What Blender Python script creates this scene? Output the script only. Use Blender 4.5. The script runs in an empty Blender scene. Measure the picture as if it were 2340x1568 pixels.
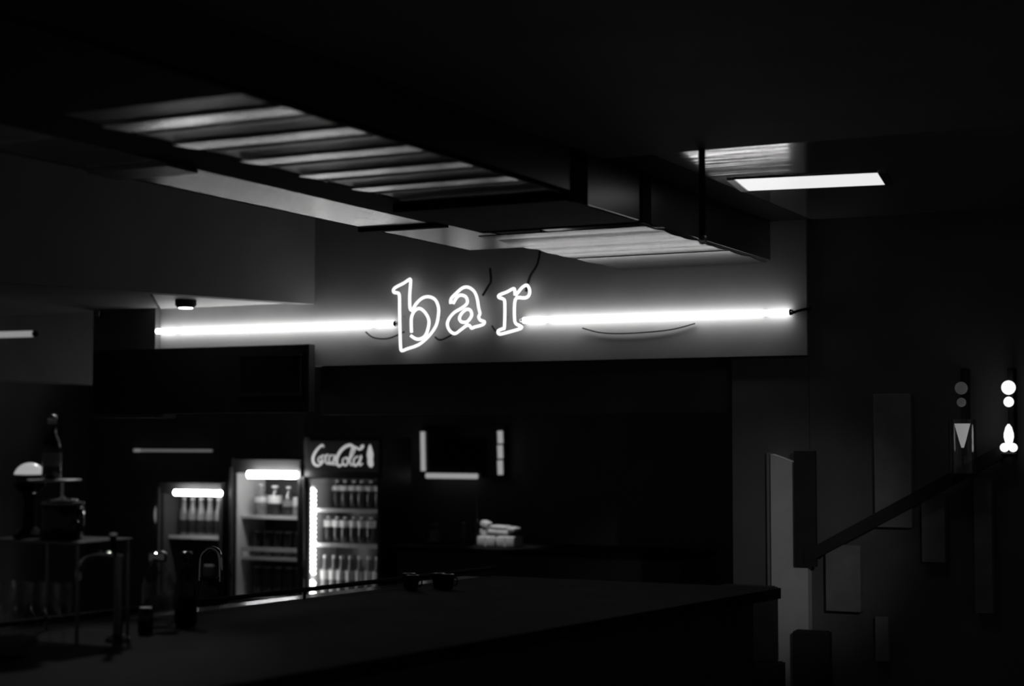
import bpy, bmesh, math, random
from mathutils import Vector, Matrix
random.seed(7)
SC = bpy.context.scene
COL = SC.collection

# ---------------------------------------------------------------- camera, world, exposure
cam_d = bpy.data.cameras.new('camera')
cam = bpy.data.objects.new('camera', cam_d)
COL.objects.link(cam)
TH, PITCH = math.radians(26.7), math.atan(214 / 3800)
fwd = Vector((-math.sin(TH) * math.cos(PITCH), math.cos(TH) * math.cos(PITCH), math.sin(PITCH)))
cam.location = (0, 0, 1.62)
cam.rotation_euler = fwd.to_track_quat('-Z', 'Y').to_euler()
cam_d.sensor_width = 36.0
cam_d.lens = 36.0 * 3800 / 2340
cam_d.clip_start = 0.05
cam_d.clip_end = 100
cam_d.dof.use_dof = True
cam_d.dof.focus_distance = 6.7
cam_d.dof.aperture_fstop = 1.7
SC.camera = cam

world = bpy.data.worlds.new('world')
SC.world = world
world.use_nodes = True
world.node_tree.nodes['Background'].inputs[0].default_value = (1, 1, 1, 1)
world.node_tree.nodes['Background'].inputs[1].default_value = 0.024

vs = SC.view_settings
vs.view_transform = 'Standard'
vs.look = 'None'
vs.gamma = 1.0
vs.use_curve_mapping = False
vs.exposure = 0.0
SC.cycles.use_denoising = True
SC.cycles.sample_clamp_indirect = 6.0
SC.cycles.max_bounces = 8
SC.cycles.transparent_max_bounces = 16
SC.cycles.filter_width = 2.6


def spot(name, loc, target, watts, angle, blend, size=0.03):
    ld = bpy.data.lights.new(name, 'SPOT')
    ld.energy = watts
    ld.spot_size = math.radians(angle)
    ld.spot_blend = blend
    ld.shadow_soft_size = size
    o = bpy.data.objects.new(name, ld)
    o.location = loc
    o.rotation_euler = (Vector(target) - Vector(loc)).to_track_quat('-Z', 'Y').to_euler()
    COL.objects.link(o)
    return o


# unseen spots added to brighten the pilaster, the packets and the bar items
spot('pilaster_fill', (0.4, 2.2, 2.45), (-2.15, 6.9, 1.18), 88.0, 13, 1.0)
spot('packet_fill', (-4.95, 9.35, 1.62), (-4.9, 9.62, 0.95), 9.0, 40, 0.7)
spot('bar_item_fill', (-3.75, 4.5, 2.22), (-3.25, 3.65, 1.25), 14.0, 48, 0.8, 0.03)


# ---------------------------------------------------------------- materials (all neutral greys)
def mk(name, g, rough=0.6, metal=0.0, spec=0.4, emit=0.0, var=0.0, scale=8.0, bump=0.0, stretch=None, coat=0.0):
    m = bpy.data.materials.new(name)
    m.use_nodes = True
    nt = m.node_tree
    b = nt.nodes['Principled BSDF']
    b.inputs['Base Color'].default_value = (g, g, g, 1)
    b.inputs['Roughness'].default_value = rough
    b.inputs['Metallic'].default_value = metal
    b.inputs['Specular IOR Level'].default_value = spec
    b.inputs['Coat Weight'].default_value = coat
    if emit:
        b.inputs['Emission Color'].default_value = (1, 1, 1, 1)
        b.inputs['Emission Strength'].default_value = emit
    if var or bump:
        tc = nt.nodes.new('ShaderNodeTexCoord')
        mp = nt.nodes.new('ShaderNodeMapping')
        if stretch:
            mp.inputs['Scale'].default_value = stretch
        nt.links.new(tc.outputs['Object'], mp.inputs['Vector'])
        nz = nt.nodes.new('ShaderNodeTexNoise')
        nz.inputs['Scale'].default_value = scale
        nz.inputs['Detail'].default_value = 4
        nt.links.new(mp.outputs['Vector'], nz.inputs['Vector'])
        if var:
            mr = nt.nodes.new('ShaderNodeMapRange')
            mr.inputs['From Min'].default_value = 0.3
            mr.inputs['From Max'].default_value = 0.7
            mr.inputs['To Min'].default_value = g * (1 - var)
            mr.inputs['To Max'].default_value = g * (1 + var)
            nt.links.new(nz.outputs['Fac'], mr.inputs['Value'])
            cc = nt.nodes.new('ShaderNodeCombineColor')
            for k in range(3):
                nt.links.new(mr.outputs['Result'], cc.inputs[k])
            nt.links.new(cc.outputs['Color'], b.inputs['Base Color'])
        if bump:
            bp = nt.nodes.new('ShaderNodeBump')
            bp.inputs['Strength'].default_value = bump
            bp.inputs['Distance'].default_value = 0.02
            nt.links.new(nz.outputs['Fac'], bp.inputs['Height'])
            nt.links.new(bp.outputs['Normal'], b.inputs['Normal'])
    return m


def mk_glass(name, gloss=0.08, tint=0.95, rough=0.03):
    m = bpy.data.materials.new(name)
    m.use_nodes = True
    nt = m.node_tree
    nt.nodes.remove(nt.nodes['Principled BSDF'])
    out = nt.nodes['Material Output']
    t = nt.nodes.new('ShaderNodeBsdfTransparent')
    t.inputs[0].default_value = (tint, tint, tint, 1)
    g = nt.nodes.new('ShaderNodeBsdfGlossy')
    g.inputs['Roughness'].default_value = rough
    lw = nt.nodes.new('ShaderNodeLayerWeight')
    lw.inputs['Blend'].default_value = 0.25
    mr = nt.nodes.new('ShaderNodeMapRange')
    mr.inputs['To Min'].default_value = gloss * 0.5
    mr.inputs['To Max'].default_value = min(1.0, gloss * 7)
    nt.links.new(lw.outputs['Facing'], mr.inputs['Value'])
    mx = nt.nodes.new('ShaderNodeMixShader')
    nt.links.new(mr.outputs['Result'], mx.inputs[0])
    nt.links.new(t.outputs[0], mx.inputs[1])
    nt.links.new(g.outputs[0], mx.inputs[2])
    nt.links.new(mx.outputs[0], out.inputs['Surface'])
    return m


M = dict(
    sign_wall=mk('sign_wall_paint', 0.33, 0.55, var=0.06, scale=5),
    soffit_white=mk('soffit_white', 0.5, 0.5, var=0.05),
    bulkhead=mk('bulkhead_paint', 0.20, 0.7, var=0.06, scale=4),
    dark_wall=mk('dark_wall_paint', 0.11, 0.7, spec=0.3, var=0.15, scale=3),
    darker=mk('rear_wall_paint', 0.14, 0.8, spec=0.2, var=0.15, scale=3),
    ceiling=mk('dark_ceiling_paint', 0.22, 0.8, spec=0.3, var=0.15, scale=2),
    gloss_ceiling=mk('glossy_ceiling_panel', 0.5, 0.12, metal=0.8, bump=0.12, scale=3, stretch=(0.5, 6, 1)),
    floor=mk('floor_vinyl', 0.12, 0.5, var=0.3, scale=3),
    black=mk('matte_black_metal', 0.02, 0.85, spec=0.08, var=0.2, scale=12),
    black_gloss=mk('gloss_black', 0.015, 0.08, spec=0.5, var=0.2, scale=12),
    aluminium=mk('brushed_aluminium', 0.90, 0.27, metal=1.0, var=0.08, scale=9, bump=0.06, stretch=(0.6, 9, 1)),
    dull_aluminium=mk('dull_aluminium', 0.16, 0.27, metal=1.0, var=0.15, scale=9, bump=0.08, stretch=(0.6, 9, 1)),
    dark_metal=mk('dull_dark_metal', 0.20, 0.36, metal=1.0, var=0.25, scale=7, bump=0.1, stretch=(0.6, 9, 1)),
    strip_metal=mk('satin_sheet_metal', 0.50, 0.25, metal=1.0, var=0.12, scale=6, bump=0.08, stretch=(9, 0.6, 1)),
    duct_side=mk('painted_duct_side', 0.05, 0.30, spec=0.9, var=0.15, scale=6),
    steel=mk('polished_steel', 0.8, 0.05, metal=1.0, var=0.08, scale=15),
    steel_dim=mk('worn_steel', 0.22, 0.22, metal=1.0, var=0.2, scale=15),
    ledge=mk('dark_polished_ledge', 0.10, 0.16, metal=1.0, var=0.3, scale=20),
    counter=mk('counter_laminate', 0.018, 0.8, spec=0.06, var=0.3, scale=6),
    fridge_black=mk('fridge_black_enamel', 0.05, 0.35, spec=0.4, var=0.1),
    fridge_inner=mk('fridge_white_liner', 0.72, 0.5, var=0.04),
    shelf_white=mk('shelf_white_wire', 0.8, 0.4, var=0.04),
    bottle_dark=mk('dark_bottle', 0.03, 0.12, spec=0.6, var=0.3, scale=30),
    bottle_mid=mk('grey_bottle', 0.22, 0.2, spec=0.5, var=0.3, scale=30),
    bottle_pale=mk('pale_bottle', 0.55, 0.25, spec=0.5, var=0.2, scale=30),
    label=mk('paper_label', 0.72, 0.6, var=0.1, scale=40),
    cap=mk('metal_cap', 0.7, 0.35, metal=0.3, var=0.1, scale=30),
    white=mk('white_ceramic', 0.8, 0.3, var=0.05),
    paper=mk('pale_paper', 0.72, 0.8, var=0.12, scale=25),
    pale_wall=mk('pale_pilaster_paint', 0.6, 0.7, var=0.06, scale=12),
    pale_board=mk('pale_board_paint', 0.21, 0.7, var=0.15, scale=12),
    dark_box=mk('dark_box_card', 0.03, 0.8, spec=0.2, var=0.2),
    glass=mk_glass('clear_glass', 0.10),
    door_glass=mk_glass('fridge_door_glass', 0.04, 0.92),
    tube=mk('fluorescent_glow', 0.9, 0.4, emit=8.4),
    neon=mk('neon_glow', 0.9, 0.4, emit=1.25),
    far_tube=mk('far_tube_glow', 0.8, 0.4, emit=0.26),
    fridge_lamp=mk('fridge_lamp_glow', 0.9, 0.4, emit=32.0),
    led=mk('led_glow', 0.9, 0.4, emit=15.0),
    panel=mk('light_panel_diffuser', 0.85, 0.4, emit=0.82),
    downlight=mk('downlight_lens', 0.9, 0.4, emit=4.0),
    logo=mk('backlit_lettering', 0.8, 0.4, emit=0.42),
    header=mk('backlit_header_sheet', 0.03, 0.4, emit=0.003),
    frame_light=mk('dim_light_bar', 0.8, 0.4, emit=0.30),
    dim_bar=mk('dim_strip_light', 0.8, 0.4, emit=0.11),
    opal=mk('dim_pale_glow', 0.8, 0.4, emit=0.17),  # even glow for the round plate and the strip light's end
    dome=mk('dome_highlight_glow', 0.8, 0.3, emit=0.34),  # glow in place of the globe's highlight
    fridge_inner_dark=mk('fridge_grey_liner', 0.10, 0.5, var=0.1),
    bulb=mk('bulb_glow', 0.9, 0.4, emit=0.95),
    bulb_reflection=mk('bulb_reflection_glow', 0.15, 0.5, spec=0.1, emit=0.03),  # faint glow in place of a reflection of the bright bulbs
    shade=mk('pale_cone_glow', 0.8, 0.5, emit=0.26),
)


# ---------------------------------------------------------------- geometry helpers
class MB:
    """collects shapes given in world metres and links them as one mesh object"""
    def __init__(self):
        self.bm = bmesh.new()

    def box(self, lo, hi, bevel=0.0):
        vs_ = [self.bm.verts.new((x, y, z)) for x in (lo[0], hi[0]) for y in (lo[1], hi[1]) for z in (lo[2], hi[2])]
        f = [(0, 1, 3, 2), (4, 6, 7, 5), (0, 4, 5, 1), (2, 3, 7, 6), (0, 2, 6, 4), (1, 5, 7, 3)]
        fs = [self.bm.faces.new([vs_[i] for i in q]) for q in f]
        if bevel:
            ed = list({e for a in fs for e in a.edges})
            bmesh.ops.bevel(self.bm, geom=ed, offset=bevel, segments=2, affect='EDGES', profile=0.5)
        return self

    def prism(self, pts, axis, a, b):
        """extrude a closed outline along an axis; pts are the two other coordinates in order"""
        def mkp(p, t):
            if axis == 'z': return (p[0], p[1], t)
            if axis == 'y': return (p[0], t, p[1])
            return (t, p[0], p[1])
        n = len(pts)
        A = [self.bm.verts.new(mkp(p, a)) for p in pts]
        B = [self.bm.verts.new(mkp(p, b)) for p in pts]
        self.bm.faces.new(A)
        self.bm.faces.new(B[::-1])
        for i in range(n):
            j = (i + 1) % n
            self.bm.faces.new((A[i], B[i], B[j], A[j]))
        return self

    def lathe(self, c, prof, n=20, axis='z'):
        rings = []
        for r, h in prof:
            ring = []
            for k in range(n):
                t = 2 * math.pi * k / n
                u, v = r * math.cos(t), r * math.sin(t)
                if axis == 'z': p = (c[0] + u, c[1] + v, c[2] + h)
                elif axis == 'y': p = (c[0] + u, c[1] + h, c[2] + v)
                else: p = (c[0] + h, c[1] + u, c[2] + v)
                ring.append(self.bm.verts.new(p))
            rings.append(ring)
        for a, b in zip(rings, rings[1:]):
            for k in range(n):
                j = (k + 1) % n
                self.bm.faces.new((a[k], a[j], b[j], b[k]))
        for ring in (rings[0], rings[-1]):
            self.bm.faces.new(ring)
        return self

    def tube(self, pts, r, n=10, closed=False, smooth=0):
        P = [Vector(p) for p in pts]
        R = list(r) if isinstance(r, (list, tuple)) else [r] * len(P)
        if smooth:
            Q, S = [], []
            m = len(P)
            rng = range(m if closed else m - 1)
            for i in rng:
                p0 = P[(i - 1) % m] if closed or i > 0 else P[i]
                p1, p2 = P[i], P[(i + 1) % m]
                p3 = P[(i + 2) % m] if closed or i + 2 < m else P[(i + 1) % m]
                for s in range(smooth):
                    t = s / smooth
                    q = 0.5 * ((2 * p1) + (p2 - p0) * t + (2 * p0 - 5 * p1 + 4 * p2 - p3) * t * t + (3 * p1 - p0 - 3 * p2 + p3) * t ** 3)
                    Q.append(q)
                    S.append(R[i] * (1 - t) + R[(i + 1) % m] * t)
            if not closed:
                Q.append(P[-1]); S.append(R[-1])
            P, R = Q, S
        rings, m = [], len(P)
        ref = None
        for i, p in enumerate(P):
            a = P[(i - 1) % m] if closed or i > 0 else P[i]
            b = P[(i + 1) % m] if closed or i < m - 1 else P[i]
            d = (b - a)
            d = d.normalized() if d.length > 1e-9 else Vector((0, 0, 1))
            if ref is None:
                ref = Vector((0, 1, 0)) if abs(d.y) < 0.9 else Vector((1, 0, 0))
            u = (ref - d * ref.dot(d))
            u = u.normalized() if u.length > 1e-6 else d.orthogonal().normalized()
            ref = u
            w = d.cross(u)
            rings.append([self.bm.verts.new(p + (u * math.cos(2 * math.pi * k / n) + w * math.sin(2 * math.pi * k / n)) * R[i]) for k in range(n)])
        prs = list(zip(rings, rings[1:])) + ([(rings[-1], rings[0])] if closed else [])
        for a, b in prs:
            for k in range(n):
                j = (k + 1) % n
                self.bm.faces.new((a[k], a[j], b[j], b[k]))
        if not closed:
            self.bm.faces.new(rings[0][::-1])
            self.bm.faces.new(rings[-1])
        return self

    def build(self, name, mat, parent=None, smooth=False, origin=None):
        bm = self.bm
        bmesh.ops.recalc_face_normals(bm, faces=bm.faces)
        if parent is not None:
            o0 = world_loc(parent)
        elif origin is not None:
            o0 = Vector(origin)
        else:
            zs = min(v.co.z for v in bm.verts)
            o0 = Vector((sum(v.co.x for v in bm.verts) / len(bm.verts), sum(v.co.y for v in bm.verts) / len(bm.verts), zs))
        for v in bm.verts:
            v.co -= o0
        me = bpy.data.meshes.new(name)
        bm.to_mesh(me)
        bm.free()
        if smooth:
            for p in me.polygons:
                p.use_smooth = True
            me.set_sharp_from_angle(angle=math.radians(40))
        me.materials.append(mat if not isinstance(mat, str) else M[mat])
        o = bpy.data.objects.new(name, me)
        COL.objects.link(o)
        if parent is not None:
            o.parent = parent
        else:
            o.location = o0
        return o


def world_loc(o):
    v = Vector(o.location)
    while o.parent is not None:
        o = o.parent
        v += Vector(o.location)
    return v


def tag(o, label=None, cat=None, group=None, kind=None):
    if label: o['label'] = label
    if cat: o['category'] = cat
    if group: o['group'] = group
    if kind: o['kind'] = kind
    return o


def thing(name, loc, label, cat, group=None):
    o = bpy.data.objects.new(name, None)
    o.empty_display_size = 0.05
    o.location = loc
    COL.objects.link(o)
    return tag(o, label, cat, group)


def struct(name, mb, mat, parent=None):
    o = mb.build(name, mat, parent)
    o['kind'] = 'structure'
    return o


def dup(root, loc, label, group=None):
    r = root.copy(); COL.objects.link(r)
    r.location = loc
    r['label'] = label
    if group: r['group'] = group
    for ch in list(root.children):
        c = ch.copy(); COL.objects.link(c); c.parent = r
        for g in ch.children:
            d = g.copy(); COL.objects.link(d); d.parent = c
    return r


def near(px_list, p):
    return p


# ================================================================ SETTING
struct('floor', MB().box((-9.2, -0.6, -0.08), (1.6, 10.6, 0.0)), 'floor')
# high dark ceiling over the bar side, lower dark ceiling on the right, glossy panel ceiling beyond it
struct('ceiling', MB().box((-9.2, 0.6, 2.92), (-2.06, 10.6, 3.0)), 'ceiling')
struct('trim_9', MB().box((-2.243, 5.13, 2.562), (-2.066, 6.99, 2.66)), 'black')
struct('trim_1', MB().box((-2.243, 0.6, 2.56), (1.6, 5.13, 2.66)), 'ceiling')
struct('trim_2', MB().box((-2.065, 5.131, 2.563), (1.6, 7.02, 2.66)), 'gloss_ceiling')
# the wall that carries the sign, with its soffit and dark fascia below
struct('wall_center', MB().box((-4.66, 7.0, 1.973), (-2.09, 7.14, 2.92)), 'sign_wall')
struct('trim_3', MB().box((-5.60, 7.0, 2.083), (-4.66, 7.14, 2.92)), 'sign_wall')
struct('trim_4', MB().box((-4.66, 7.10, 1.73), (-2.40, 7.22, 1.972)), 'dark_wall')
# dark wall right of the sign, and its return under the sign wall's end
struct('wall_right', MB().box((-2.088, 7.02, 0.0), (1.6, 7.14, 2.66)), 'dark_wall')
struct('trim_5', MB().box((-2.44, 7.02, 0.0), (-2.09, 7.14, 1.972)), 'dark_wall')
# left bulkhead over the bar with its soffit
bd = [(-4.63, 6.999), (-5.54, 4.2), (-5.62, 4.226), (-4.715, 6.999)]
struct('wall_left', MB().prism(bd, 'z', 2.285, 2.92), 'bulkhead')
struct('trim_6', MB().prism([(-4.72, 6.998), (-4.99, 6.165), (-5.598, 6.998)], 'z', 2.294, 2.34), 'soffit_white')
struct('trim_7', MB().prism([(-5.0, 6.155), (-5.61, 4.3), (-7.2, 4.3), (-7.2, 6.99), (-5.61, 6.99)], 'z', 2.296, 2.34), 'ceiling')
# dark pier left of the tube
struct('wall_pier', MB().box((-6.02, 6.96, 1.72), (-5.602, 7.14, 2.92)), 'darker')
# back of the bar
struct('wall_rear', MB().box((-9.2, 10.42, 0.0), (1.6, 10.56, 2.92)), 'darker')
struct('wall_side', MB().box((-9.2, 4.0, 0.0), (-9.06, 10.42, 2.92)), 'darker')
struct('trim_8', MB().box((-7.78, 7.6, 1.977), (-7.66, 9.0, 2.92)), 'dark_wall')

# ================================================================ METAL CEILING DUCT ABOVE THE BAR
duct = thing('ceiling_duct', (-2.56, 4.5, 2.37), 'long metal duct with ribbed slatted underside hanging below the dark ceiling', 'duct')


def slat_mesh(w, y0, y1, sag, z, xa, xb, tilt, n=7):
    """bowed sheet slat, thickness 4 mm, running across the duct"""
    mb = MB()
    top, bot = [], []
    for i in range(n + 1):
        t = i / n
        y = y0 + (y1 - y0) * t
        zz = z - sag * (1 - (2 * t - 1) ** 2) + tilt * (t - 0.5)
        bot.append((y, zz))
        top.append((y, zz + 0.004))
    mb.prism(bot + top[::-1], 'x', xa, xb)
    return mb


SX0, SX1 = -2.845, -2.255
first = None
MB().box((SX0, 2.1, 2.4185), (SX1, 3.15, 2.425)).build('shade_plate', 'black', duct)  # black plate added where the near slats fade into shade
MB().box((SX0, 3.152, 2.421), (SX1, 3.30, 2.425)).build('recessed_slat', 'dark_metal', duct)
y = 2.10 + 4 * 0.3006
k = 0
while y < 4.70:
    if first is None:
        first = slat_mesh(0.14, y, y + 0.145, 0.0016, 2.418, SX0, SX1, 0.009).build('metal_slat', 'aluminium', duct, smooth=True)
        fy = y
        rec = MB().box((SX0, y + 0.147, 2.421), (SX1, y + 0.298, 2.425)).build('recessed_slat', 'dark_metal', duct)
        web = MB().box((SX0, y + 0.144, 2.416), (SX1, y + 0.1465, 2.424)).build('slat_web', 'aluminium', first)
    else:
        c = first.copy(); COL.objects.link(c); c.location = (0, y - fy, 0)
        w = web.copy(); COL.objects.link(w); w.parent = c
        c2 = rec.copy(); COL.objects.link(c2); c2.location = (0, y - fy, 0)
    y += 0.3006
    k += 1
slat_mesh(0.06, y, y + 0.06, 0.003, 2.418, SX0, SX1, 0.004).build('metal_slat', 'aluminium', duct, smooth=True)
for (a, b, t) in ((5.58, 5.74, 0.004), (5.742, 5.92, -0.006), (5.922, 6.10, 0.004), (6.102, 6.28, -0.005), (6.282, 6.462, 0.003), (6.486, 6.74, 0.001), (6.742, 6.985, -0.004)):
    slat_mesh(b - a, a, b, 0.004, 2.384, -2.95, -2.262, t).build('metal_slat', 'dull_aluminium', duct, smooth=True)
# black blanking box between the two slatted runs
blank = MB().box((-2.93, 4.905, 2.392), (-2.262, 5.575, 2.47), 0.006).build('blanking_box', 'black', duct)
MB().box((-2.90, 4.87, 2.404), (-2.262, 4.903, 2.445)).build('cross_rail', 'black', duct)
# edge rails
MB().box((-3.062, 2.1, 2.4185), (-2.848, 5.44, 2.424)).build('edge_rail', 'black', duct)
MB().box((-2.2545, 2.1, 2.405), (-2.242, 4.90, 2.420)).build('edge_rail', 'black', duct)
for a, b, zb in ((2.1, 4.90, 2.4205), (5.012, 5.488, 2.392), (5.574, 6.985, 2.392)):
    MB().box((-2.252, a, zb), (-2.246, b, 2.60)).build('side_panel', 'duct_side', duct)
for a, b in ((4.90, 5.01), (5.49, 5.572)):
    MB().box((-2.254, a, 2.384), (-2.238, b, 2.60)).build('strap', 'black', duct)
MB().box((-2.95, 2.1, 2.47), (-2.26, 6.985, 2.50)).build('back_sheet', 'dark_metal', duct)

tray = thing('ceiling_tray', (-3.2, 5.1, 2.418), 'flat satin metal tray running beside the black rail of the ribbed duct', 'metal tray')
MB().box((-3.356, 3.40, 2.42), (-3.066, 5.435, 2.426)).build('tray_sheet', 'strip_metal', tray)
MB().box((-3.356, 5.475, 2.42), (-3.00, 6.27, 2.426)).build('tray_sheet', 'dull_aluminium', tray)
MB().box((-3.40, 5.437, 2.408), (-3.02, 5.472, 2.432)).build('end_bar', 'black', tray)
MB().box((-3.365, 3.85, 2.408), (-3.066, 4.0, 2.4195)).build('strap', 'dark_metal', tray)
MB().box((-3.366, 3.40, 2.419), (-3.358, 6.27, 2.44)).build('tray_lip', 'black', tray)

rod = thing('hanging_rod', (-1.87, 5.10, 2.25), 'thin dark rod hanging from the edge of the right ceiling', 'rod')
MB().tube([(-1.87, 5.10, 2.27), (-1.87, 5.10, 2.562)], 0.011).build('rod', 'black', rod, smooth=True)
MB().lathe((-1.87, 5.10, 2.245), [(0.004, 0), (0.012, 0.006), (0.014, 0.02), (0.010, 0.03)], 14).build('tip', 'steel', rod, smooth=True)

# ceiling light panel, slightly turned
lp = thing('ceiling_light_panel', (-1.755, 5.945, 2.559), 'bright rectangular light panel on the glossy ceiling at right', 'ceiling light')
lp.rotation_euler = (0, 0, math.radians(9))
def local_box(name, lo, hi, mat, parent, bevel=0):
    mb = MB().box(lo, hi, bevel)
    bm = mb.bm
    bmesh.ops.recalc_face_normals(bm, faces=bm.faces)
    me = bpy.data.meshes.new(name); bm.to_mesh(me); bm.free()
    me.materials.append(M[mat])
    o = bpy.data.objects.new(name, me); COL.objects.link(o); o.parent = parent
    return o
local_box('diffuser', (-0.255, -0.150, 0.0), (0.255, 0.150, 0.003), 'panel', lp)
local_box('frame', (-0.285, -0.152, -0.003), (-0.257, 0.152, 0.0035), 'steel_dim', lp)
local_box('frame', (0.257, -0.152, -0.003), (0.285, 0.152, 0.0035), 'steel_dim', lp)
local_box('frame', (-0.257, -0.160, -0.001), (0.257, -0.1515, 0.0035), 'black', lp)
local_box('frame', (-0.257, 0.1515, -0.001), (0.257, 0.160, 0.0035), 'black', lp)

# ================================================================ SIGN
b1 = [(-4.006, 2.226), (-4.019, 2.235), (-4.021, 2.298), (-4.016, 2.367), (-4.023, 2.376), (-4.054, 2.359), (-4.106, 2.337), (-4.11, 2.317), (-4.085, 2.312), (-4.078, 2.292), (-4.077, 2.221), (-4.074, 2.121), (-4.07, 2.044), (-4.06, 2.033), (-4.034, 2.041), (-3.971, 2.059), (-3.917, 2.097), (-3.876, 2.147), (-3.863, 2.198), (-3.863, 2.237), (-3.881, 2.273), (-3.917, 2.288), (-3.953, 2.282), (-3.985, 2.257), (-4.004, 2.23)]
b2 = [(-4.01, 2.119), (-4.012, 2.155), (-4.01, 2.195), (-3.992, 2.224), (-3.965, 2.233), (-3.935, 2.212), (-3.915, 2.176), (-3.919, 2.137), (-3.935, 2.102), (-3.962, 2.087), (-3.989, 2.089), (-4.014, 2.104)]
a1 = [(-3.796, 2.25), (-3.794, 2.274), (-3.765, 2.3), (-3.734, 2.322), (-3.703, 2.325), (-3.672, 2.306), (-3.655, 2.273), (-3.646, 2.226), (-3.639, 2.198), (-3.646, 2.183), (-3.637, 2.167), (-3.615, 2.159), (-3.624, 2.145), (-3.668, 2.135), (-3.683, 2.13), (-3.694, 2.142), (-3.709, 2.144), (-3.742, 2.124), (-3.773, 2.107), (-3.8, 2.121), (-3.814, 2.149), (-3.807, 2.176), (-3.778, 2.207), (-3.734, 2.229), (-3.707, 2.251), (-3.714, 2.279), (-3.743, 2.289), (-3.765, 2.277), (-3.783, 2.25)]
a2 = [(-3.694, 2.173), (-3.683, 2.192), (-3.69, 2.215), (-3.712, 2.22), (-3.738, 2.201), (-3.749, 2.178), (-3.738, 2.162), (-3.712, 2.16), (-3.695, 2.172)]
r1 = [(-3.455, 2.277), (-3.457, 2.304), (-3.466, 2.308), (-3.498, 2.294), (-3.537, 2.282), (-3.539, 2.27), (-3.515, 2.261), (-3.508, 2.24), (-3.51, 2.132), (-3.52, 2.123), (-3.543, 2.114), (-3.537, 2.098), (-3.494, 2.105), (-3.423, 2.122), (-3.43, 2.134), (-3.449, 2.144), (-3.457, 2.165), (-3.457, 2.238), (-3.445, 2.265), (-3.404, 2.263), (-3.383, 2.274), (-3.379, 2.3), (-3.393, 2.322), (-3.417, 2.313), (-3.44, 2.289), (-3.453, 2.277)]
sign = thing('neon_sign', (-3.74, 6.9, 2.03), 'glowing white neon sign spelling bar in outlined lowercase letters', 'neon sign')
NR = 0.0074
KL = 6.955 / 6.9
for paths, lab in (((b1, b2), 'glowing letter b'), ((a1, a2), 'glowing letter a'), ((r1,), 'glowing letter r')):
    mb = MB()
    for p in paths:
        mb.tube([(x * KL, 6.955, 1.62 + (z - 1.62) * KL) for x, z in p], NR, 8, smooth=3)
    o = mb.build('letter_tube', 'neon', sign, smooth=True)
    o['label'] = lab
for x, z in ((-4.074, 2.20), (-4.03, 2.05), (-3.87, 2.19), (-3.70, 2.318), (-3.80, 2.13), (-3.51, 2.18), (-3.39, 2.30)):
    MB().tube([(x * KL, 6.962, 1.62 + (z - 1.62) * KL), (x * KL, 6.999, 1.62 + (z - 1.62) * KL)], 0.004, 8).build('standoff', 'glass', sign, smooth=True)


def fluorescent(x0, x1, z0, z1, label):
    t = thing('fluorescent_tube_light', ((x0 + x1) / 2, 6.974, min(z0, z1) - 0.02), label, 'tube light', 'fluorescent tubes either side of the sign')
    MB().tube([(x0, 6.974, z0), (x1, 6.974, z1)], 0.0135, 14).build('tube', 'tube', t, smooth=True)
    for x, z, s in ((x0, z0, -1), (x1, z1, 1)):
        MB().lathe((x, 6.974, z), [(0.0137, 0), (0.0137, s * 0.012), (0.009, s * 0.018)], 14, 'x').build('end_cap', 'steel', t, smooth=True)
    for f in (0.09, 0.91):
        x = x0 + (x1 - x0) * f
        z = z0 + (z1 - z0) * f
        MB().box((x - 0.008, 6.986, z - 0.012), (x + 0.008, 6.999, z + 0.012), 0.002).build('bracket', 'white', t)
    return t


fluorescent(-5.619, -4.152, 2.1743, 2.1703, 'long bright fluorescent tube on the wall left of the neon letters')
fluorescent(-3.447, -2.159, 2.1642, 2.1592, 'bright fluorescent tube on the wall right of the neon letters')


def cable(pts, label, r=0.004):
    o = MB().tube(pts, r, 8, smooth=6).build('cable', 'black', None, smooth=True)
    return tag(o, label, 'cable', 'cables around the sign')


cable([(-4.32, 6.985, 2.135), (-4.27, 6.98, 2.105), (-4.19, 6.985, 2.10), (-4.10, 6.985, 2.13)], 'black cable drooping under the right end of the left tube')
cable([(-3.93, 6.985, 2.10), (-3.90, 6.985, 2.085), (-3.85, 6.98, 2.10), (-3.80, 6.985, 2.13)], 'black cable looping between the neon letters b and a')
cable([(-3.62, 6.985, 2.145), (-3.60, 6.985, 2.12), (-3.57, 6.985, 2.11), (-3.54, 6.985, 2.115)], 'black cable looping between the neon letters a and r')
cable([(-3.44, 6.985, 2.30), (-3.42, 6.988, 2.37), (-3.375, 6.985, 2.44), (-3.36, 6.985, 2.58), (-3.36, 6.985, 2.80)], 'black cable climbing the wall above the letter r', 0.006)
cable([(-3.67, 6.985, 2.29), (-3.64, 6.988, 2.335), (-3.625, 6.985, 2.36), (-3.63, 6.985, 2.42)], 'black cable above the neon letter a', 0.006)
cable([(-2.13, 6.94, 2.155), (-2.11, 6.985, 2.168), (-2.07, 6.99, 2.175)], 'black cable at the outer end of the right tube', 0.006)
cable([(-3.15, 6.985, 2.12), (-3.05, 6.99, 2.095), (-2.9, 6.99, 2.09), (-2.72, 6.99, 2.10), (-2.60, 6.99, 2.125)], 'thin black line put in for the cable shadow below the right tube', 0.003)  # dark line laid on the wall in place of a soft cable shadow

# round surface downlight under the soffit
dl = thing('surface_downlight', (-5.125, 6.6, 2.252), 'small black round downlight under the white soffit left of the sign', 'downlight')
MB().lathe((-5.125, 6.6, 2.257), [(0.040, 0), (0.052, 0.012), (0.052, 0.037)], 20).build('housing', 'black', dl, smooth=True)
MB().lathe((-5.125, 6.6, 2.252), [(0.034, 0), (0.036, 0.006)], 20).build('lens', 'downlight', dl, smooth=True)

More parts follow.
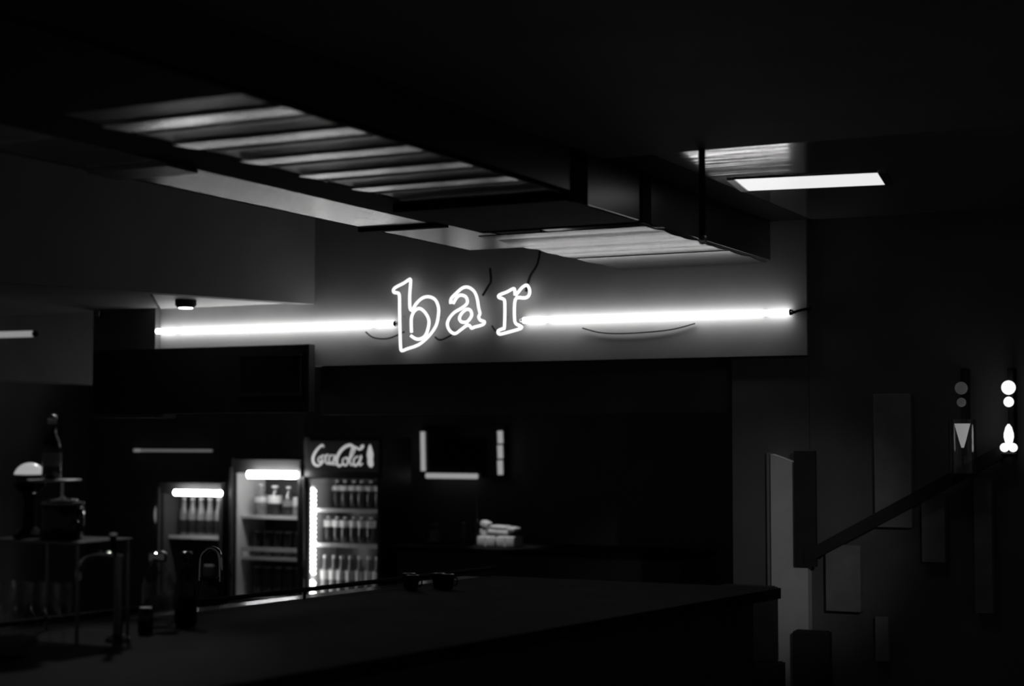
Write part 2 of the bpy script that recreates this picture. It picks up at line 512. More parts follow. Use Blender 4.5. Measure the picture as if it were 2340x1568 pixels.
# dark board below the left tube, with a dark display
mbd = thing('wall_board', (-5.31, 6.95, 1.74), 'wide dark board on the wall below the left tube', 'board')
MB().box((-6.0, 6.94, 1.74), (-4.622, 6.995, 2.081), 0.004).build('panel', 'dark_box', mbd)
ds = thing('wall_display', (-4.84, 6.92, 1.835), 'dark framed display mounted on the wide dark board', 'display')
MB().box((-5.02, 6.925, 1.843), (-4.665, 6.939, 2.022)).build('screen', 'black', ds)
for lo, hi in (((-5.04, 6.918, 1.825), (-4.658, 6.939, 1.842)), ((-5.04, 6.918, 2.023), (-4.658, 6.939, 2.035)), ((-5.04, 6.918, 1.842), (-5.021, 6.939, 2.023))):
    MB().box(lo, hi).build('frame', 'black_gloss', ds)

# small metal block put in for a glint on the pier, far tube beyond
tag(MB().box((-5.985, 6.93, 2.26), (-5.955, 6.958, 2.345), 0.003).build('glint_block', 'steel_dim'), 'small metal block put in for a light reflection on the dark pier left of the tube', 'bracket')
ft = thing('fluorescent_tube_light', (-7.45, 7.9, 2.25), 'dim tube light at the left edge of the frame', 'tube light')
MB().tube([(-7.62, 7.9, 2.262), (-7.305, 7.9, 2.26)], 0.02, 14).build('tube', 'far_tube', ft, smooth=True)
MB().lathe((-7.305, 7.9, 2.26), [(0.021, 0), (0.021, 0.012), (0.015, 0.02)], 14, 'x').build('end_cap', 'black', ft, smooth=True)
MB().box((-7.66, 7.89, 2.24), (-7.622, 7.91, 2.28)).build('bracket', 'black', ft)

# ================================================================ BAR COUNTER
def cx_back(yy): return -3.335 + 0.13 * (yy - 4.75)
def cx_front(yy): return -2.27 + 0.13 * (yy - 3.5)
bar = thing('bar_counter', (-2.9, 4.3, 0.0), 'long black bar counter running under the sign towards the fridges', 'counter')
Y0, Y1 = 2.2, 6.1
MB().prism([(cx_back(Y0), Y0), (cx_front(Y0), Y0), (cx_front(Y1), Y1), (cx_back(Y1), Y1)], 'z', 1.01, 1.05).build('worktop', 'counter', bar)
MB().prism([(cx_back(Y0) + .05, Y0 + .03), (cx_front(Y0) - .10, Y0 + .03), (cx_front(Y1) - .10, Y1 - .03), (cx_back(Y1) + .05, Y1 - .03)], 'z', 0.08, 1.009).build('body', 'fridge_black', bar)
MB().prism([(cx_back(Y0) + .09, Y0 + .06), (cx_front(Y0) - .16, Y0 + .06), (cx_front(Y1) - .16, Y1 - .06), (cx_back(Y1) + .09, Y1 - .06)], 'z', 0.0, 0.079).build('plinth', 'black', bar)
MB().tube([(cx_front(Y0) - 0.02, Y0, 0.20), (cx_front(Y1) - 0.02, Y1, 0.20)], 0.02, 12).build('foot_rail', 'steel_dim', bar, smooth=True)
MB().tube([(cx_back(Y0) + .015, Y0, 1.0825), (cx_back(Y1) + .015, Y1, 1.0825)], 0.0085, 10).build('back_rail', 'black', bar, smooth=True)
MB().prism([(cx_back(Y0) - .13, Y0), (cx_back(Y0) - .001, Y0), (cx_back(Y1) - .001, Y1), (cx_back(Y1) - .13, Y1)], 'z', 1.030, 1.044).build('back_ledge', 'ledge', bar)
for yy in (2.3, 3.2, 4.1, 4.93, 5.75):
    MB().tube([(cx_back(yy) + .015, yy, 1.05), (cx_back(yy) + .015, yy, 1.08)], 0.005, 8).build('rail_post', 'black', bar, smooth=True)

# ================================================================ FRIDGES
def fridge(name, x0, x1, top, ybody, label, inner=(0.04, 0.10), open_top=1.40, z_in=0.50, lamp=None, shelves=(), liner='fridge_inner'):
    YF, YB = 9.60, 9.98
    f = thing(name, ((x0 + x1) / 2, 9.9, 0.0), label, 'fridge', 'drinks fridges behind the bar')
    t = 0.035
    mb = MB()
    mb.box((x0, YF, 0.06), (x0 + t, YB, top))
    mb.box((x1 - t, YF, 0.06), (x1, YB, top))
    mb.box((x0 + t, YF, open_top), (x1 - t, YB, top))
    mb.box((x0 + t, YF, 0.06), (x1 - t, YB, z_in))
    mb.box((x0 + t, YB - 0.03, z_in), (x1 - t, YB, open_top))
    mb.box((x0 + .03, YF + .03, 0.0), (x1 - .03, YB - .03, 0.06))
    mb.build('cabinet', 'fridge_black', f)
    li = MB()
    e = 0.004
    li.box((x0 + t, YF + .01, z_in), (x0 + t + e, YB - .031, open_top))
    li.box((x1 - t - e, YF + .01, z_in), (x1 - t, YB - .031, open_top))
    li.box((x0 + t + e, YF + .01, z_in), (x1 - t - e, YB - .031, z_in + e))
    li.box((x0 + t + e, YF + .01, open_top - e), (x1 - t - e, YB - .031, open_top))
    li.build('liner', liner, f)
    for z in shelves:
        s = MB()
        s.box((x0 + t + e + .002, YF + .06, z - .014), (x1 - t - e - .002, YF + .075, z + .010), 0.002)
        s.box((x0 + t + e + .002, YF + .075, z - .008), (x1 - t - e - .002, YB - .035, z - .002))
        s.build('shelf', 'shelf_white', f)
    d = MB()
    d.box((x0, YF - .03, z_in - .06), (x0 + .022, YF - .002, open_top + .01))
    d.box((x1 - .022, YF - .03, z_in - .06), (x1, YF - .002, open_top + .01))
    d.box((x0 + .022, YF - .03, z_in - .06), (x1 - .022, YF - .002, z_in - .01))
    dr = d.build('door_frame', 'fridge_black', f)
    MB().box((x0 + .022, YF - .018, z_in - .01), (x1 - .022, YF - .013, open_top - .03)).build('glass_pane', 'door_glass', dr)
    MB().tube([(x0 + .03, YF - .020, .655), (x0 + .034, YF - .05, .67), (x0 + .034, YF - .05, .755), (x0 + .03, YF - .020, .77)], .009, 8, smooth=3).build('handle', 'black', dr, smooth=True)
    if lamp:
        a, b, z, h = lamp
        lt = MB()
        lt.tube([(a, YF - .06, z), (b, YF - .06, z)], h / 2, 14)
        lt.build('lamp_tube', 'fridge_lamp', f, smooth=True)
        MB().box((x0 + .01, YF - .016, open_top - .028), (x1 - .01, YF - .002, top - .01)).build('lamp_backing', 'dark_box', f)
    return f


f1 = fridge('drinks_fridge', -7.675, -7.10, 1.30, 0, 'small dark drinks fridge, leftmost of the three behind the bar', open_top=1.245, shelves=(0.90,), liner='fridge_inner_dark', lamp=(-7.485, -7.085, 1.222, 0.036))
f2 = fridge('drinks_fridge', -7.035, -6.44, 1.47, 0, 'black drinks fridge with a lamp tube over its open white interior', open_top=1.395, shelves=(1.058, 0.770), lamp=(-6.848, -6.455, 1.357, 0.048))
f3 = fridge('drinks_fridge', -6.43, -5.80, 1.612, 0, 'tallest drinks fridge with lit script header and column of lights', open_top=1.335, shelves=(1.118, 0.880))
# second rail on the lower shelf of the middle fridge
MB().box((-6.99, 9.655, 0.818), (-6.50, 9.665, 0.848)).build('price_rail', 'shelf_white', f2)
# header of the tall fridge
hd = MB().box((-6.405, 9.585, 1.385), (-5.825, 9.598, 1.592), 0.003).build('header_panel', 'header', f3)
script = [
    ([(-6.259, 1.549), (-6.27, 1.562), (-6.298, 1.545), (-6.329, 1.51), (-6.345, 1.472), (-6.338, 1.438), (-6.31, 1.421), (-6.279, 1.433), (-6.258, 1.454)], .011),
    ([(-6.279, 1.484), (-6.299, 1.476), (-6.301, 1.453), (-6.283, 1.446), (-6.27, 1.465), (-6.279, 1.484), (-6.261, 1.492), (-6.243, 1.484)], .007),
    ([(-6.216, 1.492), (-6.234, 1.496), (-6.245, 1.473), (-6.24, 1.446), (-6.22, 1.435), (-6.202, 1.45)], .008),
    ([(-6.18, 1.492), (-6.202, 1.492), (-6.216, 1.465), (-6.209, 1.439), (-6.193, 1.435), (-6.175, 1.462), (-6.166, 1.496), (-6.179, 1.454), (-6.175, 1.428), (-6.157, 1.439)], .008),
    ([(-6.168, 1.466), (-6.144, 1.473)], .006),
    ([(-6.037, 1.534), (-6.024, 1.549), (-6.042, 1.563), (-6.082, 1.553), (-6.122, 1.523), (-6.148, 1.481), (-6.152, 1.443), (-6.134, 1.421), (-6.103, 1.436)], .013),
    ([(-6.081, 1.478), (-6.103, 1.466), (-6.103, 1.44), (-6.085, 1.425), (-6.065, 1.44), (-6.068, 1.47), (-6.081, 1.478), (-6.054, 1.474)], .008),
    ([(-6.054, 1.455), (-6.024, 1.5), (-6.01, 1.534), (-6.024, 1.542), (-6.041, 1.504), (-6.048, 1.455), (-6.036, 1.427), (-6.014, 1.44)], .008),
    ([(-5.979, 1.486), (-6.006, 1.478), (-6.019, 1.452), (-6.01, 1.425), (-5.988, 1.433), (-5.966, 1.463), (-5.957, 1.493), (-5.97, 1.456), (-5.966, 1.426), (-5.946, 1.441)], .009),
    ([(-6.024, 1.557), (-5.997, 1.546), (-5.975, 1.535), (-5.953, 1.542), (-5.942, 1.561), (-5.966, 1.553)], .009)]
lm = MB()
for pts, r in script:
    rr = [r * (0.55 + 0.45 * math.sin(math.pi * i / (len(pts) - 1))) for i in range(len(pts))]
    lm.tube([(x, 9.583, z) for x, z in pts], rr, 6, smooth=3)
for v in lm.bm.verts:
    v.co.y = 9.583 + (v.co.y - 9.583) * 0.15
o = lm.build('lettering', 'logo', hd, smooth=True)
o['label'] = 'pale backlit script lettering'
bt = [(-5.887, 1.567), (-5.876, 1.546), (-5.863, 1.501), (-5.867, 1.468), (-5.862, 1.43), (-5.875, 1.413), (-5.893, 1.417), (-5.908, 1.441), (-5.906, 1.471), (-5.913, 1.494), (-5.905, 1.535), (-5.896, 1.561)]
MB().prism(bt, 'y', 9.581, 9.5845).build('bottle_emblem', 'logo', hd)
# light column at the left of the tall fridge
led_strip = MB().box((-6.3905, 9.612, 0.505), (-6.381, 9.672, 1.30)).build('light_column', 'shelf_white', f3)
lz = [1.252 - 0.0312 * i for i in range(19)] + [0.624, 0.598, 0.555, 0.53]
led0 = None
for z in lz:
    if led0 is None:
        led0 = MB().prism([(9.618, z + .012), (9.632, z + .011), (9.664, z - .006), (9.664, z - .013), (9.650, z - .012), (9.618, z + .006)], 'x', -6.3805, -6.371).build('led', 'led', led_strip)
        z00 = z
    else:
        c = led0.copy(); COL.objects.link(c); c.location = (0, 0, z - z00)

# ---------------------------------------------------------------- bottles and cans
def bottle(loc, h, r, label, group, body='bottle_dark', band='label', cap='cap', bz=(0.30, 0.52), neck=0.36):
    x, y, z = loc
    t = thing('drink_bottle', loc, label, 'bottle', group)
    prof = [(r * .9, 0), (r, h * .03), (r, h * .52), (r * .85, h * .62), (r * neck * 1.1, h * .76), (r * neck, h * .93)]
    MB().lathe((x, y, z), prof, 14).build('body', body, t, smooth=True)
    MB().lathe((x, y, z), [(r * neck * 1.15, h * .93), (r * neck * 1.15, h)], 12).build('cap', cap, t, smooth=True)
    MB().lathe((x, y, z), [(r * 1.015, h * bz[0]), (r * 1.015, h * bz[1])], 14).build('label_band', band, t, smooth=True)
    return t


def can(loc, h, r, label, group, body='bottle_mid'):
    x, y, z = loc
    t = thing('drink_can', loc, label, 'can', group)
    MB().lathe((x, y, z), [(r * .85, 0), (r, h * .06), (r, h * .90), (r * .8, h * .97)], 14).build('body', body, t, smooth=True)
    MB().lathe((x, y, z), [(r * .8, h * .97), (r * .82, h)], 14).build('lid', 'cap', t, smooth=True)
    return t


ordn = ['leftmost', 'second from left', 'third from left', 'fourth from left', 'fifth from left', 'sixth from left', 'seventh from left', 'rightmost']
# tall fridge: three rows
rows = [(1.130, 9.86, 0.185, .034, -6.325, .069, 'top', 6, (0.62, 0.80)), (0.892, 9.79, 0.175, .034, -6.345, .069, 'middle', 6, (0.60, 0.86)), (0.505, 9.735, 0.30, .034, -6.34, .070, 'bottom', 7, (0.45, 0.66))]
for z, yy, h, r, xs, dxs, rn, n, bz in rows:
    b0 = None
    for i in range(n):
        p = (xs + i * dxs, yy + random.uniform(-.008, .008), z)
        wh = ordn[i] if i < n - 1 else 'rightmost'
        lab = f'dark bottle with pale band, {wh} on the {rn} shelf of the tall fridge'
        if b0 is None:
            b0 = bottle(p, h, r, lab, f'bottles on the {rn} shelf of the tall fridge', bz=bz, body='bottle_dark' if rn != 'bottom' else 'bottle_mid')
        else:
            dup(b0, p, lab)
# middle fridge
g = 'drinks on the top shelf of the middle fridge'
bottle((-6.895, 9.76, 1.070), .215, .052, 'pale bottle with dark base, leftmost on the middle fridge top shelf', g, body='bottle_mid', bz=(.40, .58), neck=.3)
bottle((-6.775, 9.755, 1.070), .205, .050, 'dark bottle with square white label on the middle fridge top shelf', g, body='bottle_dark', bz=(.40, .66), neck=.45)
bottle((-6.67, 9.77, 1.070), .20, .040, 'plain dark bottle right of the white-labelled bottle in the middle fridge', g, body='bottle_dark', band='bottle_mid')
for i, zz in enumerate((1.070, 1.134)):
    can((-6.583, 9.75, zz), .062, .032, ('pale small can at the bottom of the stack on the middle fridge top shelf', 'pale small can on top of the stack in the middle fridge')[i], g, body=('bottle_mid', 'bottle_pale')[i])
for z, rn, h, bd_ in ((0.782, 'middle', .17, 'bottle_dark'), (0.505, 'bottom', .20, 'bottle_dark')):
    b0 = None
    for i in range(5):
        p = (-6.915 + i * .086, 9.76, z)
        wh = ordn[i] if i < 4 else 'rightmost'
        lab = f'dark can, {wh} on the {rn} shelf of the middle fridge'
        if b0 is None:
            b0 = can(p, h, .038, lab, f'cans on the {rn} shelf of the middle fridge', body=bd_)
        else:
            dup(b0, p, lab)
# small fridge
b0 = None
for i in range(5):
    p = (-7.565 + i * .078, 9.75, 0.912)
    wh = ordn[i] if i < 4 else 'rightmost'
    lab = f'slim bottle, {wh} on the upper shelf of the small fridge'
    if b0 is None:
        b0 = bottle(p, .27, .033, lab, 'bottles in the small fridge', body='bottle_mid', band='bottle_dark', bz=(.05, .40), neck=.5)
    else:
        dup(b0, p, lab)
can((-7.30, 9.70, 0.505), .20, .05, 'dark can standing on the floor of the small fridge', 'cans in the small fridge', body='bottle_dark')

# ================================================================ BACK WALL ITEMS
sl = thing('strip_light', (-8.17, 10.39, 1.50), 'dim horizontal strip light on the rear wall above the small fridge', 'strip light')
MB().box((-8.49, 10.375, 1.503), (-7.80, 10.395, 1.521), .003).build('diffuser', 'dim_bar', sl)
MB().box((-8.55, 10.372, 1.501), (-8.495, 10.395, 1.523), .003).build('end_cap', 'opal', sl)
MB().box((-8.55, 10.396, 1.498), (-7.80, 10.419, 1.526)).build('base', 'black', sl)
rl = thing('round_wall_plate', (-8.205, 10.39, 0.9), 'round wall plate with an added glow, half hidden behind the small fridge', 'wall lamp')  # plate made to glow instead of being lit
MB().lathe((-8.205, 10.372, 1.014), [(0.05, -.03), (.11, -.015), (.14, .01), (.145, .03)], 28, 'y').build('shade', 'opal', rl, smooth=True)
MB().lathe((-8.205, 10.40, 1.014), [(0.12, .003), (.12, .019)], 24, 'y').build('back_plate', 'black', rl, smooth=True)

mn = thing('wall_screen', (-5.6, 10.39, 1.30), 'dark wall screen edged with dim light bars beside the tall fridge', 'screen')
MB().box((-5.93, 10.36, 1.335), (-5.27, 10.419, 1.70), .004).build('screen', 'black_gloss', mn)
MB().tube([(-5.912, 10.345, 1.375), (-5.918, 10.345, 1.655)], .017, 10).build('light_bar', 'frame_light', mn, smooth=True)
MB().tube([(-5.885, 10.345, 1.342), (-5.478, 10.345, 1.342)], .019, 10).build('light_bar', 'frame_light', mn, smooth=True)
for a, b in ((1.355, 1.455), (1.468, 1.56), (1.573, 1.66)):
    MB().tube([(-5.293, 10.345, a), (-5.297, 10.345, b)], .019, 10).build('light_bar', 'frame_light', mn, smooth=True)

bc = thing('back_counter', (-4.7, 9.75, 0.0), 'dark back counter right of the tall fridge', 'counter')
MB().box((-5.62, 9.42, 0.875), (-3.6, 10.05, 0.908), .003).build('worktop', 'counter', bc)
MB().box((-5.60, 9.46, 0.0), (-3.62, 10.04, 0.874)).build('body', 'fridge_black', bc)

gp = 'pale packets stacked on the back counter'
def packet(lo, hi, label, rot=0):
    c = ((lo[0] + hi[0]) / 2, (lo[1] + hi[1]) / 2, lo[2])
    t = thing('paper_packet', c, label, 'packet', gp)
    MB().box(lo, hi, .012).build('wrapper', 'paper', t, smooth=True)
    zc = (lo[2] + hi[2]) / 2
    MB().box((c[0] - .006, lo[1] - .002, lo[2] + .006), (c[0] + .006, lo[1] + .004, hi[2] - .006)).build('seal_strip', 'label', t)
    t.rotation_euler = (0, rot, 0)
packet((-5.066, 9.56, 0.909), (-4.935, 9.70, 0.978), 'pale paper packet at the bottom left of the stack on the back counter')
packet((-4.925, 9.56, 0.909), (-4.795, 9.70, 0.980), 'pale paper packet at the bottom right of the stack on the back counter')
packet((-5.000, 9.58, 0.990), (-4.85, 9.69, 1.018), 'flat pale packet lying in the middle of the stack', math.radians(2))
packet((-4.985, 9.585, 1.022), (-4.87, 9.69, 1.046), 'flat pale packet tilted on top of the stack', math.radians(2))
packet((-4.862, 9.57, 1.012), (-4.80, 9.68, 1.038), 'small pale packet resting at the right of the stack', math.radians(10))
packet((-5.062, 9.58, 1.035), (-5.005, 9.66, 1.074), 'small crumpled pale packet at the upper left of the stack', math.radians(22))
packet((-5.062, 9.59, 0.981), (-5.012, 9.67, 1.03), 'small pale packet under the crumpled one at the left of the stack')
pst = thing('metal_post', (-5.10, 9.62, 0.909), 'thin metal post standing beside the pale packets', 'post')
MB().tube([(-5.105, 9.64, 0.915), (-5.105, 9.64, 1.225)], .013, 10).build('shaft', 'steel_dim', pst, smooth=True)
MB().lathe((-5.105, 9.64, 0.909), [(.03, 0), (.03, .006), (.012, .012)], 14).build('base', 'steel_dim', pst, smooth=True)
bag = thing('crumpled_bag', (-5.42, 9.65, 0.909), 'grey crumpled bag on the back counter beside the tall fridge', 'bag')
mbag = MB().lathe((-5.43, 9.66, 0.909), [(.03, 0), (.055, .02), (.052, .06), (.04, .09), (.022, .11), (.03, .135)], 14)
for v in mbag.bm.verts:
    v.co += Vector((random.uniform(-.008, .008), random.uniform(-.008, .008), random.uniform(-.003, .003) if v.co.z > .92 else 0))
mbag.build('bag', 'bottle_mid', bag, smooth=True)
MB().lathe((-5.43, 9.66, 1.008), [(.032, 0), (.032, .008)], 12).build('tie', 'black', bag, smooth=True)
bottle((-5.235, 9.70, 0.909), .15, .022, 'small dim bottle between the crumpled bag and the metal post', 'loose bottles', body='bottle_mid', band='bottle_mid')

# ================================================================ ITEMS ON THE BAR COUNTER
# dark globe on the rack; its glowing dome stands in for a highlight
pot = thing('highlight_globe', (-3.415, 3.685, 1.331), 'dark globe with its highlight put in as a glowing dome, left edge of the bar', 'lamp')
R_ = .047
pr = [(max(.002, R_ * math.cos(a)), .166 + R_ * math.sin(a)) for a in [-math.pi / 2 + (math.pi / 2 + .28) * i / 10 for i in range(11)]]
MB().lathe((-3.415, 3.685, 1.331), pr, 28).build('globe', 'black_gloss', pot, smooth=True)
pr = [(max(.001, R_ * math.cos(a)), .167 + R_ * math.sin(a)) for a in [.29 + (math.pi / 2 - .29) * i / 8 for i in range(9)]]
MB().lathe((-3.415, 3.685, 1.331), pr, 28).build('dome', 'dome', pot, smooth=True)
MB().lathe((-3.415, 3.685, 1.331), [(.045, 0), (.045, .008), (.018, .03), (.014, .10), (.022, .125)], 18).build('stand', 'black', pot, smooth=True)

# wire rack with its shelf at z 1.33
rk = thing('glass_rack', (-3.24, 3.62, 1.05), 'low steel shelf rack standing on the bar over the wine glasses', 'rack')
MB().box((-3.49, 3.57, 1.322), (-3.13, 3.80, 1.330), .002).build('shelf', 'steel_dim', rk)
for x, yy in ((-3.44, 3.79), (-3.138, 3.79), (-3.445, 3.578), (-3.138, 3.578)):
    MB().tube([(x, yy, 1.051), (x, yy, 1.322)], .005, 8).build('leg', 'steel_dim', rk, smooth=True)

cn = thing('dark_canister', (-3.288, 3.68, 1.331), 'dark shiny canister standing on the steel rack', 'canister')
MB().lathe((-3.288, 3.68, 1.331), [(.058, 0), (.061, .006), (.061, .088), (.056, .096)], 24).build('body', 'black_gloss', cn, smooth=True)
MB().lathe((-3.288, 3.68, 1.331), [(.061, .096), (.061, .102), (.02, .105)], 24).build('lid', 'steel_dim', cn, smooth=True)
MB().lathe((-3.222, 3.665, 1.378), [(.004, -.006), (.008, 0), (.004, .006)], 10).build('knob', 'steel', cn, smooth=True)

ps = thing('pedestal_stand', (-3.288, 3.68, 1.437), 'small pedestal plate on top of the dark canister', 'stand')
MB().lathe((-3.288, 3.68, 1.437), [(.045, 0), (.042, .003), (.010, .008), (.006, .012)], 20).build('foot', 'steel', ps, smooth=True)
MB().lathe((-3.288, 3.68, 1.437), [(.006, .012), (.005, .03), (.005, .055)], 12).build('stem', 'steel', ps, smooth=True)
MB().lathe((-3.30, 3.66, 1.437), [(.012, .054), (.074, .056), (.076, .061), (.073, .062)], 28).build('plate', 'white', ps, smooth=True)

bv = bottle((-3.312, 3.66, 1.500), .168, .027, 'tall dark bottle with a white cap on the pedestal plate', 'loose bottles', body='bottle_dark', band='bottle_mid', cap='white', bz=(.22, .45), neck=.42)

MB().lathe((-3.312, 3.66, 1.668), [(.0135, 0), (.0140, .004), (.0115, .010), (.006, .0135), (.001, .0145)], 16).build('stopper', 'steel', bv, smooth=True)
# wine glasses
def wine_glass(loc, label, group, h=.17, r=.0225):
    x, y, z = loc
    t = thing('wine_glass', loc, label, 'glass', group)
    MB().lathe((x, y, z), [(.022, 0), (.022, .002), (.006, .006), (.004, .012)], 18).build('foot', 'glass', t, smooth=True)
    MB().tube([(x, y, z + .012), (x, y, z + h * .48)], .0035, 8).build('stem', 'glass', t, smooth=True)
    MB().lathe((x, y, z), [(.004, h * .48), (r * .7, h * .54), (r, h * .70), (r * .92, h * .97), (r * .95, h), (r * .90, h * .985), (r * .94, h * .7), (r * .62, h * .56)], 20).build('bowl', 'glass', t, smooth=True)
    return t
gx = [-3.346, -3.288, -3.229, -3.182, -3.132]
w0 = None
for i, x in enumerate(gx):
    lab = f'empty wine glass, {["leftmost", "second from left", "middle one", "fourth from left", "rightmost"][i]} of the row under the rack'
    p = (x, 3.52, 1.051)
    if w0 is None: w0 = wine_glass(p, lab, 'wine glasses under the rack')
    else: dup(w0, p, lab)

# steel tap right of the rack
tp = thing('beer_tap', (-3.105, 3.64, 1.05), 'steel beer tap with a bent spout at the right of the rack', 'tap')
MB().lathe((-3.080, 3.68, 1.05), [(.035, 0), (.035, .008), (.014, .02), (.012, .24)], 16).build('column', 'steel_dim', tp, smooth=True)
MB().tube([(-3.080, 3.68, 1.285), (-3.125, 3.66, 1.292), (-3.165, 3.64, 1.282), (-3.180, 3.63, 1.25), (-3.180, 3.63, 1.22)], .009, 10, smooth=4).build('spout', 'steel', tp, smooth=True)
MB().tube([(-3.085, 3.67, 1.29), (-3.075, 3.65, 1.32), (-3.067, 3.64, 1.35)], [.006, .009, .011], 10, smooth=3).build('lever', 'black_gloss', tp, smooth=True)
MB().lathe((-3.127, 3.655, 1.302), [(.004, -.004), (.010, .003), (.004, .010)], 12).build('knob', 'steel', tp, smooth=True)
bw = thing('shallow_bowl', (-3.16, 3.36, 1.05), 'shallow grey bowl on the bar in front of the wine glasses', 'bowl')
MB().lathe((-3.16, 3.36, 1.051), [(.03, 0), (.032, .004), (.062, .028), (.066, .040), (.063, .040), (.058, .03), (.025, .008)], 28).build('bowl', 'bottle_mid', bw, smooth=True)
MB().lathe((-3.16, 3.36, 1.05), [(.031, 0), (.029, .004)], 20).build('foot_ring', 'bottle_mid', bw, smooth=True)

# jars and pitcher in the middle of the bar
def jar(loc, h, r, label, lid='cap', body='glass'):
    x, y, z = loc
    t = thing('lidded_jar', loc, label, 'jar', 'jars on the bar')
    MB().lathe((x, y, z), [(r * .8, 0), (r, h * .06), (r, h * .55), (r * .82, h * .70), (r * .5, h * .80), (r * .48, h * .86)], 22).build('body', body, t, smooth=True)
    MB().lathe((x, y, z), [(r * .55, h * .86), (r * .58, h * .90), (r * .55, h * .97), (r * .3, h)], 20).build('lid', lid, t, smooth=True)
    return t
jar((-3.20, 4.0, 1.05), .228, .050, 'glass jar with pale metal lid on the bar left of the dark one', lid='steel')
jar((-3.140, 4.06, 1.05), .226, .034, 'dark lidded jar on the bar right of the glass jar', lid='black_gloss', body='black_gloss')
bench = thing('prep_bench', (-3.755, 4.9, 0.0), 'low dark prep bench behind the bar counter', 'bench')
MB().box((-4.055, 4.2, 0.92), (-3.535, 5.6, 0.949), .003).build('worktop', 'counter', bench)
for lx in (-4.035, -3.595):
    for ly in (4.23, 5.53):
        MB().box((lx, ly, 0.0), (lx + .04, ly + .04, 0.919)).build('leg', 'black', bench)
pt = thing('steel_pitcher', (-3.755, 5.0, 0.95), 'dark pitcher with an arched top handle in front of the small fridge', 'pitcher')
MB().lathe((-3.755, 5.0, 0.95), [(.045, 0), (.052, .01), (.048, .10), (.038, .14), (.042, .155), (.039, .155), (.035, .14)], 22).build('body', 'black_gloss', pt, smooth=True)
MB().tube([(-3.801, 5.0, 1.090), (-3.797, 5.0, 1.170), (-3.777, 5.0, 1.198), (-3.751, 5.0, 1.210), (-3.721, 5.0, 1.198), (-3.710, 5.0, 1.160), (-3.709, 5.0, 1.090)], .009, 10, smooth=4).build('handle', 'steel', pt, smooth=True)
can((-3.13, 3.86, 1.051), .075, .022, 'small dark tin in front of the jars on the bar', 'tins on the bar', body='black_gloss')

# small cups at the far end of the bar
cg = 'small cups at the far end of the bar'
def cup(loc, label):
    x, y, z = loc
    t = thing('small_cup', loc, label, 'cup', cg)
    MB().lathe((x, y, z), [(.018, 0), (.02, .003), (.026, .05), (.027, .055), (.024, .054), (.017, .006)], 18).build('body', 'steel_dim', t, smooth=True)
    MB().tube([(x + .024, y, z + .045), (x + .04, y, z + .04), (x + .038, y, z + .02), (x + .021, y, z + .014)], .003, 8, smooth=3).build('handle', 'steel_dim', t, smooth=True)
    return t
c0 = cup((-3.175, 5.45, 1.051), 'small metal cup, leftmost at the far end of the bar')
dup(c0, (-3.12, 5.38, 1.051), 'small metal cup, second from left at the far end of the bar')
dup(c0, (-3.075, 5.50, 1.051), 'small metal cup, third from left at the far end of the bar')
dup(c0, (-3.025, 5.48, 1.051), 'small metal cup, rightmost at the far end of the bar')

# ================================================================ RIGHT SIDE
pil = thing('pale_pilaster', (-2.18, 6.98, 0.0), 'pale narrow pilaster against the dark wall below the end of the sign wall', 'pilaster')
MB().prism([(-2.247, 0.0), (-2.085, 0.0), (-2.085, 1.49), (-2.247, 1.545)], 'y', 6.962, 7.018).build('shaft', 'pale_wall', pil)  # slanted top puts the edge of a light beam into the shape
MB().box((-2.272, 6.985, 0.0), (-2.249, 7.018, 1.55)).build('side_strip', 'pale_board', pil)
gb = 'dark boxes around the pale pilaster'
def dark_box(lo, hi, label):
    c = ((lo[0] + hi[0]) / 2, (lo[1] + hi[1]) / 2, lo[2])
    t = thing('dark_box', c, label, 'box', gb)
    MB().box(lo, hi, .004).build('carton', 'dark_box', t)
    MB().box((lo[0] + .01, lo[1] + .01, hi[2] - .002), (hi[0] - .01, hi[1] - .01, hi[2] + .004)).build('lid', 'dark_box', t)
dark_box((-2.50, 6.86, 0.0), (-2.185, 6.955, 0.655), 'dark box at the foot of the pale pilaster, lower left')
dark_box((-2.46, 6.87, 0.66), (-2.215, 6.955, 0.975), 'dark box stacked on the lower left one by the pale pilaster')
dark_box((-2.136, 6.90, 0.0), (-1.98, 6.955, 0.795), 'dark box standing at the right foot of the pale pilaster')
tag(MB().box((-2.134, 6.93, 1.066), (-2.04, 6.958, 1.56), .003).build('wall_cupboard', 'dark_box'), 'slim dark cupboard covering the upper right of the pale pilaster', 'cupboard')

ss = thing('slatted_screen', (-1.66, 6.99, 0.6), 'dim screen of pale upright boards crossed by a dark sloping handrail', 'screen')
for lo, hi in (((-1.795, 1.24), (-1.64, 1.80)), ((-2.01, 0.88), (-1.86, 1.16)), ((-1.60, 1.10), (-1.505, 1.38)), ((-1.385, 0.90), (-1.315, 1.45)), ((-1.80, 0.68), (-1.745, 0.865))):
    MB().box((lo[0], 6.97, lo[1]), (hi[0], 7.018, hi[1]), .002).build('board', 'pale_board', ss)
MB().prism([(-2.09, 1.075), (-2.09, 1.13), (-1.24, 1.60), (-1.24, 1.54)], 'y', 6.92, 6.955).build('handrail', 'dark_box', ss)
for x in (-2.05, -1.28):
    z = 1.10 + (x + 2.09) * .55
    MB().tube([(x, 6.94, z), (x, 7.02, z - .02)], .008, 8).build('bracket', 'dark_box', ss, smooth=True)

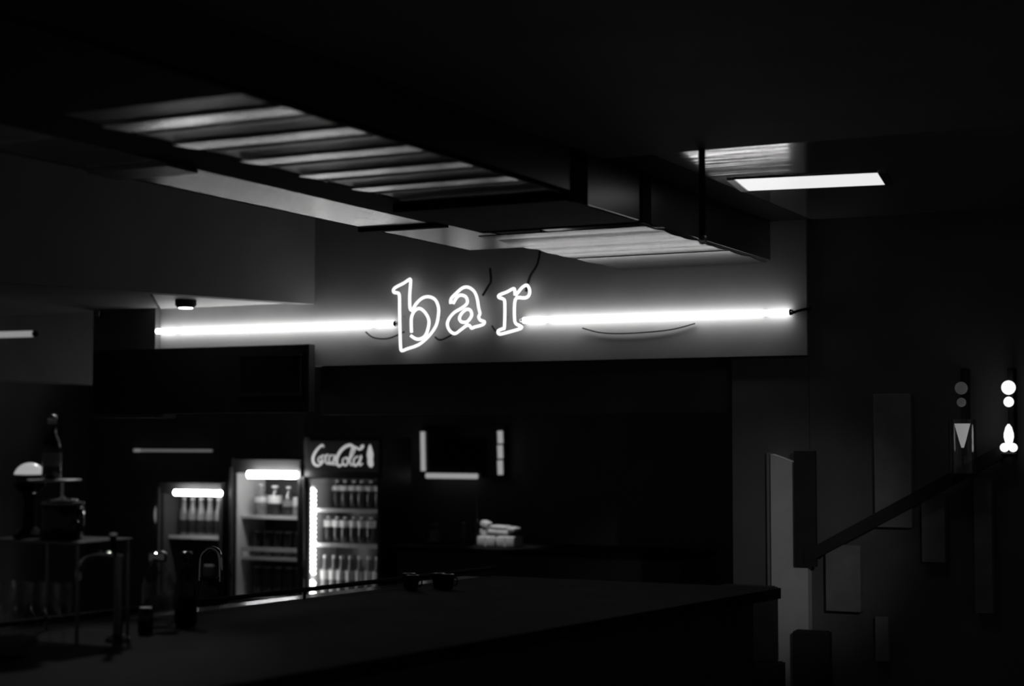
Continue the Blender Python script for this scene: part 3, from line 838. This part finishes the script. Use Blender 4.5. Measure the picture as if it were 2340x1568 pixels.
# lamps at the right edge
def globe_profile(r, n=10):
    return [(max(.001, r * math.sin(math.pi * i / n)), -r * math.cos(math.pi * i / n)) for i in range(n + 1)]
def lamp(x, glow, cup_mat, label, small=1.0):
    t = thing('wall_lamp', (x, 6.9, 1.55), label, 'wall lamp', 'wall lamps at the right edge')
    MB().box((x - .012, 6.94, 1.54), (x + .012, 7.018, 1.90), .003).build('back_rail', 'black', t)
    for z, r in ((1.818, .029), (1.760, .021)):
        MB().lathe((x, 6.9, z), globe_profile(r * small), 18).build('globe_bulb', glow, t, smooth=True)
        MB().tube([(x, 6.925, z), (x, 6.945, z)], .008, 8).build('socket', 'black', t, smooth=True)
    return t
l1 = lamp(-1.226, 'bulb', None, 'bright wall lamp with two globes above a flame-shaped bulb')
MB().lathe((-1.228, 6.9, 1.588), [(.010, 0), (.016, .012), (.0205, .03), (.020, .045), (.013, .07), (.004, .083)], 18).build('flame_bulb', 'bulb', l1, smooth=True)
for dx_ in (-.017, .017):
    MB().lathe((-1.228 + dx_, 6.895, 1.576), globe_profile(.0185), 16).build('base_globe', 'bulb', l1, smooth=True)
MB().lathe((-1.228, 6.9, 1.545), [(.03, 0), (.032, .006), (.012, .012)], 18).build('cup', 'black', l1, smooth=True)
MB().tube([(-1.228, 6.9, 1.548), (-1.228, 6.95, 1.552)], .006, 8).build('arm', 'black', l1, smooth=True)
l2 = lamp(-1.414, 'bulb_reflection', None, 'dim twin of the bright lamp put in for its reflection, pale cone inside a glass cylinder', .9)  # dim glowing globes stand in for the bright lamp's reflection
MB().lathe((-1.41, 6.89, 1.575), [(.005, 0), (.014, .03), (.032, .098), (.028, .098), (.01, .03)], 18).build('glow_cone', 'shade', l2, smooth=True)  # pale cone given a glow so that it looks lit
MB().lathe((-1.41, 6.89, 1.47), [(.056, 0), (.056, .22), (.053, .22), (.053, .004)], 24).build('glass_cylinder', 'glass', l2, smooth=True)
MB().lathe((-1.41, 6.89, 1.455), [(.058, 0), (.058, .014)], 24).build('base', 'black', l2, smooth=True)
MB().tube([(-1.41, 6.89, 1.47), (-1.41, 6.89, 1.58)], .004, 8).build('rod', 'black', l2, smooth=True)
MB().tube([(-1.41, 6.90, 1.462), (-1.412, 7.018, 1.50)], .006, 8).build('arm', 'black', l2, smooth=True)
